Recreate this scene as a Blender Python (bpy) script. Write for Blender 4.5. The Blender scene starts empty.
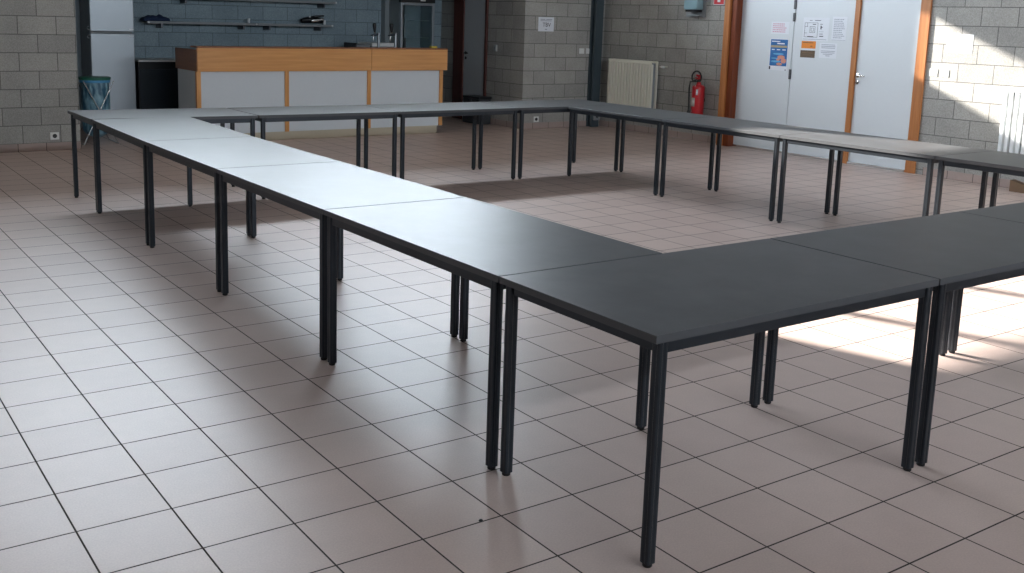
import bpy, bmesh, math, random
from mathutils import Vector, Matrix, Euler
random.seed(7)
scene = bpy.context.scene
col = scene.collection
T = 0.302                       # one floor tile with its joint, in metres

# ------------------------------------------------------------------ camera
cam_d = bpy.data.cameras.new('camera'); cam = bpy.data.objects.new('camera', cam_d); col.objects.link(cam)
cam_d.sensor_fit = 'HORIZONTAL'; cam_d.sensor_width = 36.0
cam_d.lens = 36.1916
cam_d.shift_x = 0.030543; cam_d.shift_y = -0.083348
cam_d.clip_start = 0.05; cam_d.clip_end = 200
cam.matrix_world = Matrix((((0.827995,0.075372,-0.555647,-3.385495),(-0.560073,0.159325,-0.812978,-3.176516),(0.027252,0.984345,0.174134,1.619825),(0,0,0,1))))
scene.camera = cam

# ------------------------------------------------------------------ world, sun, exposure
SKY = 44.0
SUN = 21.0
w = bpy.data.worlds.new('world'); scene.world = w; w.use_nodes = True
nt = w.node_tree; nt.nodes.clear()
out = nt.nodes.new('ShaderNodeOutputWorld'); bg = nt.nodes.new('ShaderNodeBackground')
bg.inputs[0].default_value = (0.79, 0.90, 1.0, 1); bg.inputs[1].default_value = SKY
nt.links.new(bg.outputs[0], out.inputs[0])
sd = bpy.data.lights.new('sun', 'SUN'); sun = bpy.data.objects.new('sun', sd); col.objects.link(sun)
sd.energy = SUN; sd.color = (1.0, 0.95, 0.87); sd.angle = math.radians(0.7)
sun.rotation_euler = Vector((0.33, -1.0, -0.43)).to_track_quat('-Z', 'Y').to_euler()
vs = scene.view_settings
vs.view_transform = 'Standard'; vs.look = 'None'; vs.gamma = 1.0; vs.use_curve_mapping = False
vs.exposure = 0.42

def portal(name, loc, rot, sx, sy):
    l = bpy.data.lights.new(name, 'AREA'); l.shape = 'RECTANGLE'; l.size = sx; l.size_y = sy
    l.cycles.is_portal = True
    o = bpy.data.objects.new(name, l); col.objects.link(o); o.location = loc; o.rotation_euler = rot
    return o

# ------------------------------------------------------------------ materials
def new_mat(name):
    m = bpy.data.materials.new(name); m.use_nodes = True
    return m, m.node_tree, m.node_tree.nodes['Principled BSDF']
def N(nt, t, **kw):
    n = nt.nodes.new(t)
    for k, v in kw.items(): setattr(n, k, v)
    return n
def srgb(r, g, b):
    f = lambda c: (c/255/12.92) if c/255 <= .04045 else ((c/255+.055)/1.055)**2.4
    return (f(r), f(g), f(b), 1)
def mat(name, c, rough=.5, metal=0.0, var=.06, scale=30, bump=0.0, spec=.5, stretch=None):
    """plain surface with a little procedural mottling"""
    m, nt, b = new_mat(name)
    tc = N(nt, 'ShaderNodeTexCoord'); nz = N(nt, 'ShaderNodeTexNoise'); nz.inputs['Scale'].default_value = scale
    nz.inputs['Detail'].default_value = 4
    if stretch:
        mp = N(nt, 'ShaderNodeMapping'); mp.inputs['Scale'].default_value = stretch
        nt.links.new(tc.outputs['Object'], mp.inputs[0]); nt.links.new(mp.outputs[0], nz.inputs['Vector'])
    else:
        nt.links.new(tc.outputs['Object'], nz.inputs['Vector'])
    mix = N(nt, 'ShaderNodeMix', data_type='RGBA')
    lo = tuple(max(0, x*(1-var)) for x in c[:3]) + (1,); hi = tuple(min(1, x*(1+var)) for x in c[:3]) + (1,)
    mix.inputs['A'].default_value = lo; mix.inputs['B'].default_value = hi
    nt.links.new(nz.outputs['Fac'], mix.inputs['Factor']); nt.links.new(mix.outputs['Result'], b.inputs['Base Color'])
    b.inputs['Roughness'].default_value = rough; b.inputs['Metallic'].default_value = metal
    b.inputs['Specular IOR Level'].default_value = spec
    if bump:
        bp = N(nt, 'ShaderNodeBump'); bp.inputs['Strength'].default_value = bump; bp.inputs['Distance'].default_value = .002
        nt.links.new(nz.outputs['Fac'], bp.inputs['Height']); nt.links.new(bp.outputs[0], b.inputs['Normal'])
    return m

def block_mat(name, axis, off, c1, c2, cm, bw=1.345, rh=.675, z0=.19):
    """concrete block wall; axis 'x' or 'y' runs along the wall"""
    m, nt, b = new_mat(name)
    g = N(nt, 'ShaderNodeNewGeometry'); s = N(nt, 'ShaderNodeSeparateXYZ'); cb = N(nt, 'ShaderNodeCombineXYZ')
    nt.links.new(g.outputs['Position'], s.inputs[0])
    a1 = N(nt, 'ShaderNodeMath', operation='ADD'); a1.inputs[1].default_value = off
    a2 = N(nt, 'ShaderNodeMath', operation='ADD'); a2.inputs[1].default_value = (10*rh - z0)*T
    nt.links.new(s.outputs['XYZ'.index(axis.upper())], a1.inputs[0]); nt.links.new(s.outputs[2], a2.inputs[0])
    nt.links.new(a1.outputs[0], cb.inputs[0]); nt.links.new(a2.outputs[0], cb.inputs[1])
    br = N(nt, 'ShaderNodeTexBrick'); br.offset = .5; br.offset_frequency = 2; br.squash = 1
    br.inputs['Scale'].default_value = 1.0; br.inputs['Brick Width'].default_value = bw*T
    br.inputs['Row Height'].default_value = rh*T; br.inputs['Mortar Size'].default_value = .0045
    br.inputs['Mortar Smooth'].default_value = .25; br.inputs['Bias'].default_value = 0
    br.inputs['Color1'].default_value = c1; br.inputs['Color2'].default_value = c2; br.inputs['Mortar'].default_value = cm
    nt.links.new(cb.outputs[0], br.inputs['Vector'])
    nz = N(nt, 'ShaderNodeTexNoise'); nz.inputs['Scale'].default_value = 95; nz.inputs['Detail'].default_value = 3
    nt.links.new(g.outputs['Position'], nz.inputs['Vector'])
    n2 = N(nt, 'ShaderNodeTexNoise'); n2.inputs['Scale'].default_value = 3; n2.inputs['Detail'].default_value = 2
    nt.links.new(g.outputs['Position'], n2.inputs['Vector'])
    r = N(nt, 'ShaderNodeMapRange'); r.inputs['From Min'].default_value = .3; r.inputs['From Max'].default_value = .7
    r.inputs['To Min'].default_value = .80; r.inputs['To Max'].default_value = 1.18
    nt.links.new(nz.outputs['Fac'], r.inputs[0])
    r2 = N(nt, 'ShaderNodeMapRange'); r2.inputs['From Min'].default_value = .3; r2.inputs['From Max'].default_value = .7
    r2.inputs['To Min'].default_value = .93; r2.inputs['To Max'].default_value = 1.07
    nt.links.new(n2.outputs['Fac'], r2.inputs[0])
    mu = N(nt, 'ShaderNodeMath', operation='MULTIPLY'); nt.links.new(r.outputs[0], mu.inputs[0]); nt.links.new(r2.outputs[0], mu.inputs[1])
    hs = N(nt, 'ShaderNodeVectorMath', operation='SCALE')
    nt.links.new(br.outputs['Color'], hs.inputs[0]); nt.links.new(mu.outputs[0], hs.inputs['Scale'])
    nt.links.new(hs.outputs[0], b.inputs['Base Color'])
    b.inputs['Roughness'].default_value = .9; b.inputs['Specular IOR Level'].default_value = .2
    sb = N(nt, 'ShaderNodeMath', operation='MULTIPLY_ADD'); sb.inputs[1].default_value = -1.0
    nt.links.new(br.outputs['Fac'], sb.inputs[0]); nt.links.new(nz.outputs['Fac'], sb.inputs[2])
    bp = N(nt, 'ShaderNodeBump'); bp.inputs['Strength'].default_value = .6; bp.inputs['Distance'].default_value = .004
    nt.links.new(sb.outputs[0], bp.inputs['Height']); nt.links.new(bp.outputs[0], b.inputs['Normal'])
    return m

def tile_mat(name, axes, c1, c2, cm, rough, row=None):
    m, nt, b = new_mat(name)
    g = N(nt, 'ShaderNodeNewGeometry'); s = N(nt, 'ShaderNodeSeparateXYZ'); cb = N(nt, 'ShaderNodeCombineXYZ')
    nt.links.new(g.outputs['Position'], s.inputs[0])
    for k, ax in enumerate(axes):
        a = N(nt, 'ShaderNodeMath', operation='ADD'); a.inputs[1].default_value = 100*T + .0012
        nt.links.new(s.outputs['xyz'.index(ax)], a.inputs[0]); nt.links.new(a.outputs[0], cb.inputs[k])
    br = N(nt, 'ShaderNodeTexBrick'); br.offset = 0; br.squash = 1
    br.inputs['Scale'].default_value = 1; br.inputs['Brick Width'].default_value = T
    br.inputs['Row Height'].default_value = row or T; br.inputs['Mortar Size'].default_value = .0034
    br.inputs['Mortar Smooth'].default_value = .2; br.inputs['Bias'].default_value = 0
    br.inputs['Color1'].default_value = c1; br.inputs['Color2'].default_value = c2; br.inputs['Mortar'].default_value = cm
    nt.links.new(cb.outputs[0], br.inputs['Vector'])
    nz = N(nt, 'ShaderNodeTexNoise'); nz.inputs['Scale'].default_value = 6; nz.inputs['Detail'].default_value = 6
    nz.inputs['Roughness'].default_value = .65
    nt.links.new(g.outputs['Position'], nz.inputs['Vector'])
    fine = N(nt, 'ShaderNodeTexNoise'); fine.inputs['Scale'].default_value = 160; fine.inputs['Detail'].default_value = 2
    nt.links.new(g.outputs['Position'], fine.inputs['Vector'])
    r = N(nt, 'ShaderNodeMapRange'); r.inputs['From Min'].default_value = .3; r.inputs['From Max'].default_value = .7
    r.inputs['To Min'].default_value = .96; r.inputs['To Max'].default_value = 1.04
    nt.links.new(nz.outputs['Fac'], r.inputs[0])
    rf = N(nt, 'ShaderNodeMapRange'); rf.inputs['From Min'].default_value = .3; rf.inputs['From Max'].default_value = .7
    rf.inputs['To Min'].default_value = .94; rf.inputs['To Max'].default_value = 1.06
    nt.links.new(fine.outputs['Fac'], rf.inputs[0])
    mu = N(nt, 'ShaderNodeMath', operation='MULTIPLY'); nt.links.new(r.outputs[0], mu.inputs[0]); nt.links.new(rf.outputs[0], mu.inputs[1])
    sc = N(nt, 'ShaderNodeVectorMath', operation='SCALE')
    nt.links.new(br.outputs['Color'], sc.inputs[0]); nt.links.new(mu.outputs[0], sc.inputs['Scale'])
    nt.links.new(sc.outputs[0], b.inputs['Base Color'])
    rr = N(nt, 'ShaderNodeMapRange'); rr.inputs['From Min'].default_value = .3; rr.inputs['From Max'].default_value = .7
    rr.inputs['To Min'].default_value = rough-.01; rr.inputs['To Max'].default_value = rough+.02
    nt.links.new(nz.outputs['Fac'], rr.inputs[0])
    mx = N(nt, 'ShaderNodeMath', operation='MAXIMUM'); nt.links.new(rr.outputs[0], mx.inputs[0]); nt.links.new(br.outputs['Fac'], mx.inputs[1])
    nt.links.new(mx.outputs[0], b.inputs['Roughness'])
    b.inputs['Specular IOR Level'].default_value = .32
    inv = N(nt, 'ShaderNodeMath', operation='SUBTRACT'); inv.inputs[0].default_value = 1; nt.links.new(br.outputs['Fac'], inv.inputs[1])
    bp = N(nt, 'ShaderNodeBump'); bp.inputs['Strength'].default_value = .5; bp.inputs['Distance'].default_value = .002
    nt.links.new(inv.outputs[0], bp.inputs['Height']); nt.links.new(bp.outputs[0], b.inputs['Normal'])
    return m

def wood_mat(name, c1, c2, axis, rough=.4):
    m, nt, b = new_mat(name)
    g = N(nt, 'ShaderNodeNewGeometry'); mp = N(nt, 'ShaderNodeMapping')
    sc = [28, 28, 28]; sc['xyz'.index(axis)] = 1.6; mp.inputs['Scale'].default_value = sc
    nt.links.new(g.outputs['Position'], mp.inputs[0])
    nz = N(nt, 'ShaderNodeTexNoise'); nz.inputs['Scale'].default_value = 1; nz.inputs['Detail'].default_value = 5
    nt.links.new(mp.outputs[0], nz.inputs['Vector'])
    mix = N(nt, 'ShaderNodeMix', data_type='RGBA'); mix.inputs['A'].default_value = c1; mix.inputs['B'].default_value = c2
    r = N(nt, 'ShaderNodeMapRange'); r.inputs['From Min'].default_value = .3; r.inputs['From Max'].default_value = .7
    nt.links.new(nz.outputs['Fac'], r.inputs[0]); nt.links.new(r.outputs[0], mix.inputs['Factor'])
    nt.links.new(mix.outputs['Result'], b.inputs['Base Color']); b.inputs['Roughness'].default_value = rough
    return m

BL1, BL2, BLM = (.39, .375, .35, 1), (.32, .31, .292, 1), (.125, .122, .115, 1)
M = {}
M['floor'] = tile_mat('floor tiles', 'xy', (.53, .415, .375, 1), (.49, .38, .345, 1), (.045, .036, .033, 1), .42)
M['skirt_x'] = tile_mat('skirting tiles along x', 'xz', (.40, .31, .28, 1), (.365, .28, .255, 1), (.055, .045, .042, 1), .45, row=50*T)
M['skirt_y'] = tile_mat('skirting tiles along y', 'yz', (.40, .31, .28, 1), (.365, .28, .255, 1), (.055, .045, .042, 1), .45, row=50*T)
M['block_back'] = block_mat('concrete blocks back', 'x', (-19.97+20*1.345)*T, BL1, BL2, BLM)
M['block_left'] = block_mat('concrete blocks left pier', 'x', (3.14+40*1.345)*T, BL1, BL2, BLM, z0=.30)
M['block_rear'] = block_mat('concrete blocks right rear', 'y', (-25.47+1.345*.5+40*1.345)*T, BL1, BL2, BLM)
M['block_right'] = block_mat('concrete blocks right', 'y', (-11.70+1.345*.5+20*1.345)*T, BL1, BL2, BLM)
M['block_side'] = block_mat('concrete blocks bar side', 'y', (-31.85+1.345*.5+40*1.345)*T, BL1, BL2, BLM)
M['block_bar'] = block_mat('grey blue painted blocks', 'x', (-8.91+20*1.297)*T, (.28, .35, .39, 1), (.24, .305, .345, 1), (.12, .155, .17, 1), 1.297, .662, .376)
M['plaster'] = mat('grey plaster', (.40, .39, .37, 1), .9)
M['ceiling'] = mat('dark wood ceiling boards', (.17, .14, .11, 1), .8)
M['top'] = None
def table_top_mat():
    m, nt, b = new_mat('anthracite laminate')
    g = N(nt, 'ShaderNodeTexCoord'); oi = N(nt, 'ShaderNodeObjectInfo')
    ad = N(nt, 'ShaderNodeVectorMath', operation='ADD'); nt.links.new(g.outputs['Object'], ad.inputs[0]); nt.links.new(oi.outputs['Location'], ad.inputs[1])
    a = N(nt, 'ShaderNodeTexNoise'); a.inputs['Scale'].default_value = 5; a.inputs['Detail'].default_value = 8; a.inputs['Roughness'].default_value = .65
    nt.links.new(ad.outputs[0], a.inputs['Vector'])
    mix = N(nt, 'ShaderNodeMix', data_type='RGBA'); mix.inputs['A'].default_value = (.032, .034, .038, 1); mix.inputs['B'].default_value = (.062, .064, .070, 1)
    r = N(nt, 'ShaderNodeMapRange'); r.inputs['From Min'].default_value = .33; r.inputs['From Max'].default_value = .68
    nt.links.new(a.outputs['Fac'], r.inputs[0]); nt.links.new(r.outputs[0], mix.inputs['Factor'])
    nt.links.new(mix.outputs['Result'], b.inputs['Base Color'])
    rr = N(nt, 'ShaderNodeMapRange'); rr.inputs['To Min'].default_value = .36; rr.inputs['To Max'].default_value = .44
    nt.links.new(a.outputs['Fac'], rr.inputs[0]); nt.links.new(rr.outputs[0], b.inputs['Roughness'])
    b.inputs['Specular IOR Level'].default_value = .15
    b.inputs['Sheen Weight'].default_value = .05; b.inputs['Sheen Roughness'].default_value = .35
    return m
M['top'] = table_top_mat()
M['edge'] = mat('grey edge band', (.062, .065, .072, 1), .42, 0, .05)
M['steel_dark'] = mat('anthracite powder coat', (.044, .052, .063, 1), .33, .75, .05)
M['rubber'] = mat('black rubber', (.012, .012, .013, 1), .6)
M['beech'] = wood_mat('beech veneer', srgb(222, 160, 96), srgb(204, 140, 78), 'x', .32)
M['beech_v'] = wood_mat('beech veneer upright', srgb(222, 160, 96), srgb(204, 140, 78), 'z', .35)
M['beech_y'] = wood_mat('beech veneer end', srgb(150, 98, 62), srgb(128, 80, 50), 'y', .4)
M['door_wood'] = wood_mat('orange door frame wood', srgb(186, 122, 70), srgb(160, 98, 52), 'z', .4)
M['jamb_wood'] = wood_mat('red brown jamb wood', srgb(126, 58, 22), srgb(98, 40, 12), 'z', .4)
M['dark_wood'] = wood_mat('dark red stained frame', srgb(92, 46, 36), srgb(74, 34, 28), 'z', .45)
M['panel'] = mat('white laminate panel', (.66, .70, .74, 1), .45, 0, .02)
M['plinth'] = mat('brushed plinth', (.56, .50, .39, 1), .35, .3, .08, 60, stretch=(1, 1, 14))
M['door'] = mat('pale grey door paint', (.64, .67, .70, 1), .5, 0, .015)
M['door_dim'] = mat('grey door paint', (.42, .44, .46, 1), .5, 0, .02)
M['chrome'] = mat('satin steel', (.62, .62, .62, 1), .25, 1, .03)
M['steel'] = mat('brushed stainless', (.33, .355, .38, 1), .4, .7, .05, 40, stretch=(1, 1, 20))
M['hinge'] = mat('dark hinge steel', (.10, .10, .11, 1), .4, .7)
M['paper'] = mat('white paper', (.72, .74, .79, 1), .8, 0, .01)
M['paper_sun'] = mat('sunlit notice paper', (.80, .80, .82, 1), .8, 0, .01)  # brighter copy of the paper, sunlight put into its colour
M['ink'] = mat('dark ink', (.05, .05, .07, 1), .8)
M['ink_soft'] = mat('grey print', (.34, .36, .42, 1), .8)
M['ink_pink'] = mat('pink print', (.60, .28, .38, 1), .8)
M['orange'] = mat('orange flyer', srgb(226, 134, 48), .7, 0, .05)
M['brown_card'] = mat('brown flyer', srgb(96, 78, 60), .7, 0, .1)
M['poster_blue'] = mat('poster blue', srgb(30, 98, 160), .6, 0, .25, 12)
M['poster_light'] = mat('poster light blue', srgb(90, 160, 205), .6, 0, .2, 14)
M['poster_cream'] = mat('poster sand', srgb(160, 150, 120), .6)
M['poster_skin'] = mat('poster warm print', srgb(205, 140, 120), .6, 0, .2, 40)
M['radiator'] = mat('cream radiator enamel', (.84, .80, .69, 1), .35, 0, .02)
M['radiator_white'] = mat('white radiator enamel', (.74, .76, .76, 1), .35, 0, .02)
M['plastic_white'] = mat('white plastic', (.74, .74, .72, 1), .4, 0, .02)
M['plastic_grey'] = mat('grey plastic', (.26, .27, .28, 1), .5, 0, .03)
M['wall_box'] = mat('grey wall box', (.36, .37, .37, 1), .5)
M['red'] = mat('red enamel', (.50, .022, .030, 1), .28, 0, .05)
M['sticker'] = mat('grey white sticker', (.55, .53, .50, 1), .7)
M['sign_red'] = mat('sign red', (.52, .02, .03, 1), .5)
M['black'] = mat('black plastic', (.014, .015, .017, 1), .4)
M['dispenser'] = mat('blue grey plastic', (.22, .34, .38, 1), .4, 0, .04)
M['column'] = mat('slate steel paint', (.055, .075, .088, 1), .45, .1, .05)
M['column_bar'] = mat('grey render', (.26, .29, .30, 1), .8, 0, .04)
M['flat_sheet'] = mat('blue grey sheet', (.30, .36, .40, 1), .5)
M['bench_front'] = mat('black blue bench front', (.022, .030, .040, 1), .3)
M['case'] = mat('dark case fabric', (.03, .033, .038, 1), .7)
M['green'] = mat('green plastic', (.02, .13, .085, 1), .4)
M['blue_cloth'] = mat('navy cloth', (.012, .028, .075, 1), .9, 0, .3, 40, .4)
M['yellow'] = mat('yellow sponge', (.62, .47, .08, 1), .8, 0, .15, 80)
M['cup'] = mat('white cup', (.75, .76, .78, 1), .35)
M['wire'] = mat('pale wire', (.55, .58, .6, 1), .35, .6)
M['wood_raw'] = mat('raw brown wood', (.17, .10, .055, 1), .7, 0, .2, 20)
def bag_mat():
    m, nt, b = new_mat('blue bag film')
    tc = N(nt, 'ShaderNodeTexCoord'); nz = N(nt, 'ShaderNodeTexNoise'); nz.inputs['Scale'].default_value = 14; nz.inputs['Detail'].default_value = 5
    nt.links.new(tc.outputs['Object'], nz.inputs['Vector'])
    mix = N(nt, 'ShaderNodeMix', data_type='RGBA'); mix.inputs['A'].default_value = (.03, .12, .20, 1); mix.inputs['B'].default_value = (.30, .52, .62, 1)  # pale streaks paint the film's crinkle highlights into the colour
    rg = N(nt, 'ShaderNodeMapRange'); rg.inputs['From Min'].default_value = .40; rg.inputs['From Max'].default_value = .66
    mpg = N(nt, 'ShaderNodeMapping'); mpg.inputs['Scale'].default_value = (1.6, 1.6, .45); nt.links.new(tc.outputs['Object'], mpg.inputs[0]); nt.links.new(mpg.outputs[0], nz.inputs['Vector'])
    nt.links.new(nz.outputs['Fac'], rg.inputs[0]); nt.links.new(rg.outputs[0], mix.inputs['Factor']); nt.links.new(mix.outputs['Result'], b.inputs['Base Color'])
    b.inputs['Roughness'].default_value = .3; b.inputs['Transmission Weight'].default_value = .15
    bp = N(nt, 'ShaderNodeBump'); bp.inputs['Strength'].default_value = .8; bp.inputs['Distance'].default_value = .02
    nt.links.new(nz.outputs['Fac'], bp.inputs['Height']); nt.links.new(bp.outputs[0], b.inputs['Normal'])
    return m
M['bag'] = bag_mat()
def glass_mat(name, tint, rough=.02):
    m, nt, b = new_mat(name)
    b.inputs['Base Color'].default_value = tint; b.inputs['Transmission Weight'].default_value = 1
    b.inputs['Roughness'].default_value = rough; b.inputs['IOR'].default_value = 1.45
    return m
M['cooler_glass'] = glass_mat('cooler glass', (.75, .9, .95, 1))

# ------------------------------------------------------------------ mesh helpers
class MB:
    def __init__(s): s.bm = bmesh.new()
    def box(s, x0, x1, y0, y1, z0, z1, bev=0.0, seg=2, rot=None, pivot=None):
        vs = [Vector((x, y, z)) for x in (x0, x1) for y in (y0, y1) for z in (z0, z1)]
        if rot is not None:
            pv = Vector(pivot) if pivot else Vector(((x0+x1)/2, (y0+y1)/2, (z0+z1)/2))
            vs = [rot @ (v-pv) + pv for v in vs]
        v = [s.bm.verts.new(p) for p in vs]
        F = [(0,1,3,2), (4,6,7,5), (0,4,5,1), (2,3,7,6), (0,2,6,4), (1,5,7,3)]
        fs = [s.bm.faces.new([v[i] for i in f]) for f in F]
        if bev:
            es = list({e for f in fs for e in f.edges})
            bmesh.ops.bevel(s.bm, geom=es, offset=bev, segments=seg, affect='EDGES', profile=.5)
        return s
    def prism(s, pts, z0, z1, M4=None):
        """outline pts (x, y) extruded z0..z1, then placed by matrix"""
        M4 = M4 or Matrix()
        a = [s.bm.verts.new(M4 @ Vector((x, y, z0))) for x, y in pts]
        b = [s.bm.verts.new(M4 @ Vector((x, y, z1))) for x, y in pts]
        n = len(pts)
        s.bm.faces.new(a[::-1]); s.bm.faces.new(b)
        for i in range(n): s.bm.faces.new((a[i], a[(i+1) % n], b[(i+1) % n], b[i]))
        return s
    def lathe(s, prof, n=24, M4=None, cap=True):
        M4 = M4 or Matrix(); rings = []
        for r, z in prof:
            rings.append([s.bm.verts.new(M4 @ Vector((r*math.cos(2*math.pi*k/n), r*math.sin(2*math.pi*k/n), z))) for k in range(n)])
        for A, B in zip(rings, rings[1:]):
            for k in range(n): s.bm.faces.new((A[k], A[(k+1) % n], B[(k+1) % n], B[k]))
        if cap: s.bm.faces.new(rings[0][::-1]); s.bm.faces.new(rings[-1])
        return s
    def tube(s, pts, r, n=10, closed=False, r2=None):
        pts = [Vector(p) for p in pts]; rings = []; m = len(pts)
        up = Vector((0, 0, 1))
        for i, p in enumerate(pts):
            if closed: d = pts[(i+1) % m] - pts[i-1]
            else: d = pts[min(i+1, m-1)] - pts[max(i-1, 0)]
            d.normalize()
            ref = up if abs(d.dot(up)) < .95 else Vector((1, 0, 0))
            a = d.cross(ref).normalized(); b = d.cross(a).normalized()
            rr = r if r2 is None else r + (r2-r)*i/max(1, m-1)
            rings.append([s.bm.verts.new(p + a*rr*math.cos(2*math.pi*k/n) + b*rr*math.sin(2*math.pi*k/n)) for k in range(n)])
        pr = list(zip(rings, rings[1:])) + ([(rings[-1], rings[0])] if closed else [])
        for A, B in pr:
            for k in range(n): s.bm.faces.new((A[k], A[(k+1) % n], B[(k+1) % n], B[k]))
        if not closed: s.bm.faces.new(rings[0][::-1]); s.bm.faces.new(rings[-1])
        return s
    def grid(s, f, nu, nv, wrap=False):
        V = [[s.bm.verts.new(f(i/(nu if wrap else nu-1), j/(nv-1))) for j in range(nv)] for i in range(nu)]
        for i in range(nu if wrap else nu-1):
            for j in range(nv-1):
                s.bm.faces.new((V[i][j], V[(i+1) % nu][j], V[(i+1) % nu][j+1], V[i][j+1]))
        return s
    def build(s, name, m, parent=None, smooth=None, loc=None):
        bmesh.ops.recalc_face_normals(s.bm, faces=s.bm.faces[:])
        me = bpy.data.meshes.new(name); s.bm.to_mesh(me); s.bm.free()
        me.materials.append(m)
        if smooth is not None:
            for p in me.polygons: p.use_smooth = True
            me.set_sharp_from_angle(angle=math.radians(smooth))
        o = bpy.data.objects.new(name, me); col.objects.link(o)
        if parent: o.parent = parent
        if loc: o.location = loc
        return o
def tag(o, label, cat, group=None):
    o['label'] = label; o['category'] = cat
    if group: o['group'] = group
    return o
def thing(name, label, cat, loc, rz=0.0, group=None):
    e = bpy.data.objects.new(name, None); col.objects.link(e); e.empty_display_size = .1
    e.location = loc; e.rotation_euler = (0, 0, rz)
    return tag(e, label, cat, group)
def struct(o): o['kind'] = 'structure'; return o
def copy_tree(o, parent=None):
    c = o.copy(); col.objects.link(c)
    if parent: c.parent = parent
    for ch in list(o.children): copy_tree(ch, c)
    return c
def P(x, y, z=0.0): return Vector((x*T, y*T, z*T))

# ------------------------------------------------------------------ the room (tile units, x right along the counter, y away)
XL, XR, YF, YB, YBAR = -17.0, 24.45, -20.0, 30.75, 38.5
ZC = 14.4                      # ceiling
WX0, WX1, WZ0, WZ1 = -7.1, 18.39, 11.45, 14.28    # the high window strip over the bar
BX0, BX1, BZ = -1.76, 19.33, 7.1                  # the bar opening
TH = 1.0
def tb(mb, x0, x1, y0, y1, z0, z1, bev=0): return mb.box(x0*T, x1*T, y0*T, y1*T, z0*T, z1*T, bev)

struct(tb(MB(), XL-TH, XR+TH, YF-TH, YBAR+TH, -.5, 0).build('floor', M['floor']))
struct(tb(MB(), XL-TH, XR+TH, YF-TH, YB+TH, ZC, ZC+.5).build('ceiling', M['ceiling']))
# left pier has the window cut out too
struct(tb(MB(), XL-TH, BX0, YB, YB+TH, 0, WZ0).build('wall_back_left', M['block_left']))
b = MB()
tb(b, BX1, XR+TH, YB, YB+TH, 0, WZ0); tb(b, BX0, BX1, YB, YB+TH, BZ, WZ0)
tb(b, XL-TH, WX0, YB, YB+TH, WZ0, WZ1); tb(b, WX1, XR+TH, YB, YB+TH, WZ0, WZ1); tb(b, XL-TH, XR+TH, YB, YB+TH, WZ1, 15.2)
struct(b.build('wall_back', M['block_back']))
# unseen slab added outside to cut steep sky light through the window strip
struct(tb(MB(), XL-TH, XR+TH, YB+TH, YB+3.0, 15.14, 15.4).build('added_baffle', M['ceiling']))
b = MB(); tb(b, XR, XR+TH, YF-TH, 17.0, 0, ZC); struct(b.build('wall_right', M['block_right']))
b = MB(); tb(b, XR, XR+TH, 17.0, YB, 0, ZC); struct(b.build('wall_right_rear', M['block_rear']))
# left wall and front wall with unseen openings added to let in fill light
LWY0, LWY1, LWZ0, LWZ1 = -12.0, 8.0, 11.8, 12.3
b = MB(); tb(b, XL-TH, XL, YF, YB, 0, LWZ0); tb(b, XL-TH, XL, YF, YB, LWZ1, ZC)
tb(b, XL-TH, XL, YF, LWY0, LWZ0, LWZ1); tb(b, XL-TH, XL, LWY1, YB, LWZ0, LWZ1)
struct(b.build('wall_left', M['plaster']))
FWX0, FWX1, FWZ0, FWZ1 = -10.0, 20.0, 10.8, 11.95
b = MB(); tb(b, XL-TH, XR+TH, YF-TH, YF, 0, FWZ0); tb(b, XL-TH, XR+TH, YF-TH, YF, FWZ1, ZC)
tb(b, XL-TH, FWX0, YF-TH, YF, FWZ0, FWZ1); tb(b, FWX1, XR+TH, YF-TH, YF, FWZ0, FWZ1)
struct(b.build('wall_front', M['plaster']))
# bar alcove
b = MB(); tb(b, BX0-TH, BX1+TH, YBAR, YBAR+TH, 0, BZ+.5); struct(b.build('wall_bar', M['block_bar']))
b = MB(); tb(b, BX0-TH, BX0, YB+TH, YBAR, 0, BZ); struct(b.build('wall_bar_left', M['block_side']))
b = MB(); tb(b, BX1, BX1+TH, YB+TH, YBAR, 0, BZ); struct(b.build('wall_bar_right', M['block_side']))
b = MB(); tb(b, BX0-TH, BX1+TH, YB+TH, YBAR, BZ, BZ+.5); struct(b.build('ceiling_bar', M['ceiling']))
# window mullions of the strip window
b = MB()
for x in (-4.45, -.35, 11.9): tb(b, x-.12, x+.12, YB+.3, YB+.7, WZ0, WZ1)
tb(b, 5.65, 6.6, YB+.3, YB+.7, WZ0, WZ1)
for z in (WZ0, WZ1-.12): tb(b, WX0, WX1, YB+.3, YB+.7, z, z+.12)
struct(b.build('window_1', M['column']))
portal('portal', P((WX0+WX1)/2, YB+.9, (WZ0+WZ1)/2), (math.radians(-90), 0, 0), (WX1-WX0)*T, (WZ1-WZ0)*T)
portal('portal', P(XL-.9, (LWY0+LWY1)/2, (LWZ0+LWZ1)/2), (0, math.radians(-90), 0), (LWZ1-LWZ0)*T, (LWY1-LWY0)*T)
portal('portal', P((FWX0+FWX1)/2, YF-.9, (FWZ0+FWZ1)/2), (math.radians(90), 0, 0), (FWX1-FWX0)*T, (FWZ1-FWZ0)*T)
# skirting tiles
SK = .30
b = MB(); tb(b, XL, BX0, YB-.035, YB, 0, SK); tb(b, BX1-.035, 23.49, YB-.035, YB, 0, SK); struct(b.build('baseboard_back', M['skirt_x']))
b = MB(); tb(b, XR-.035, XR, 22.1, YB, 0, SK); tb(b, XR-.035, XR, YF, 12.0, 0, SK); struct(b.build('baseboard_right', M['skirt_y']))
b = MB(); tb(b, BX1-.035, BX1, YB, 33.9, 0, SK); struct(b.build('baseboard_bar', M['skirt_y']))

# steel column in the corner, with its socket box
b = MB(); tb(b, 23.50, 24.00, YB-.42, YB-.30, 0, ZC); tb(b, 23.50, 24.00, YB-.12, YB, 0, ZC); tb(b, 23.70, 23.80, YB-.30, YB-.12, 0, ZC)
struct(b.build('trim_1', M['column']))
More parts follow.
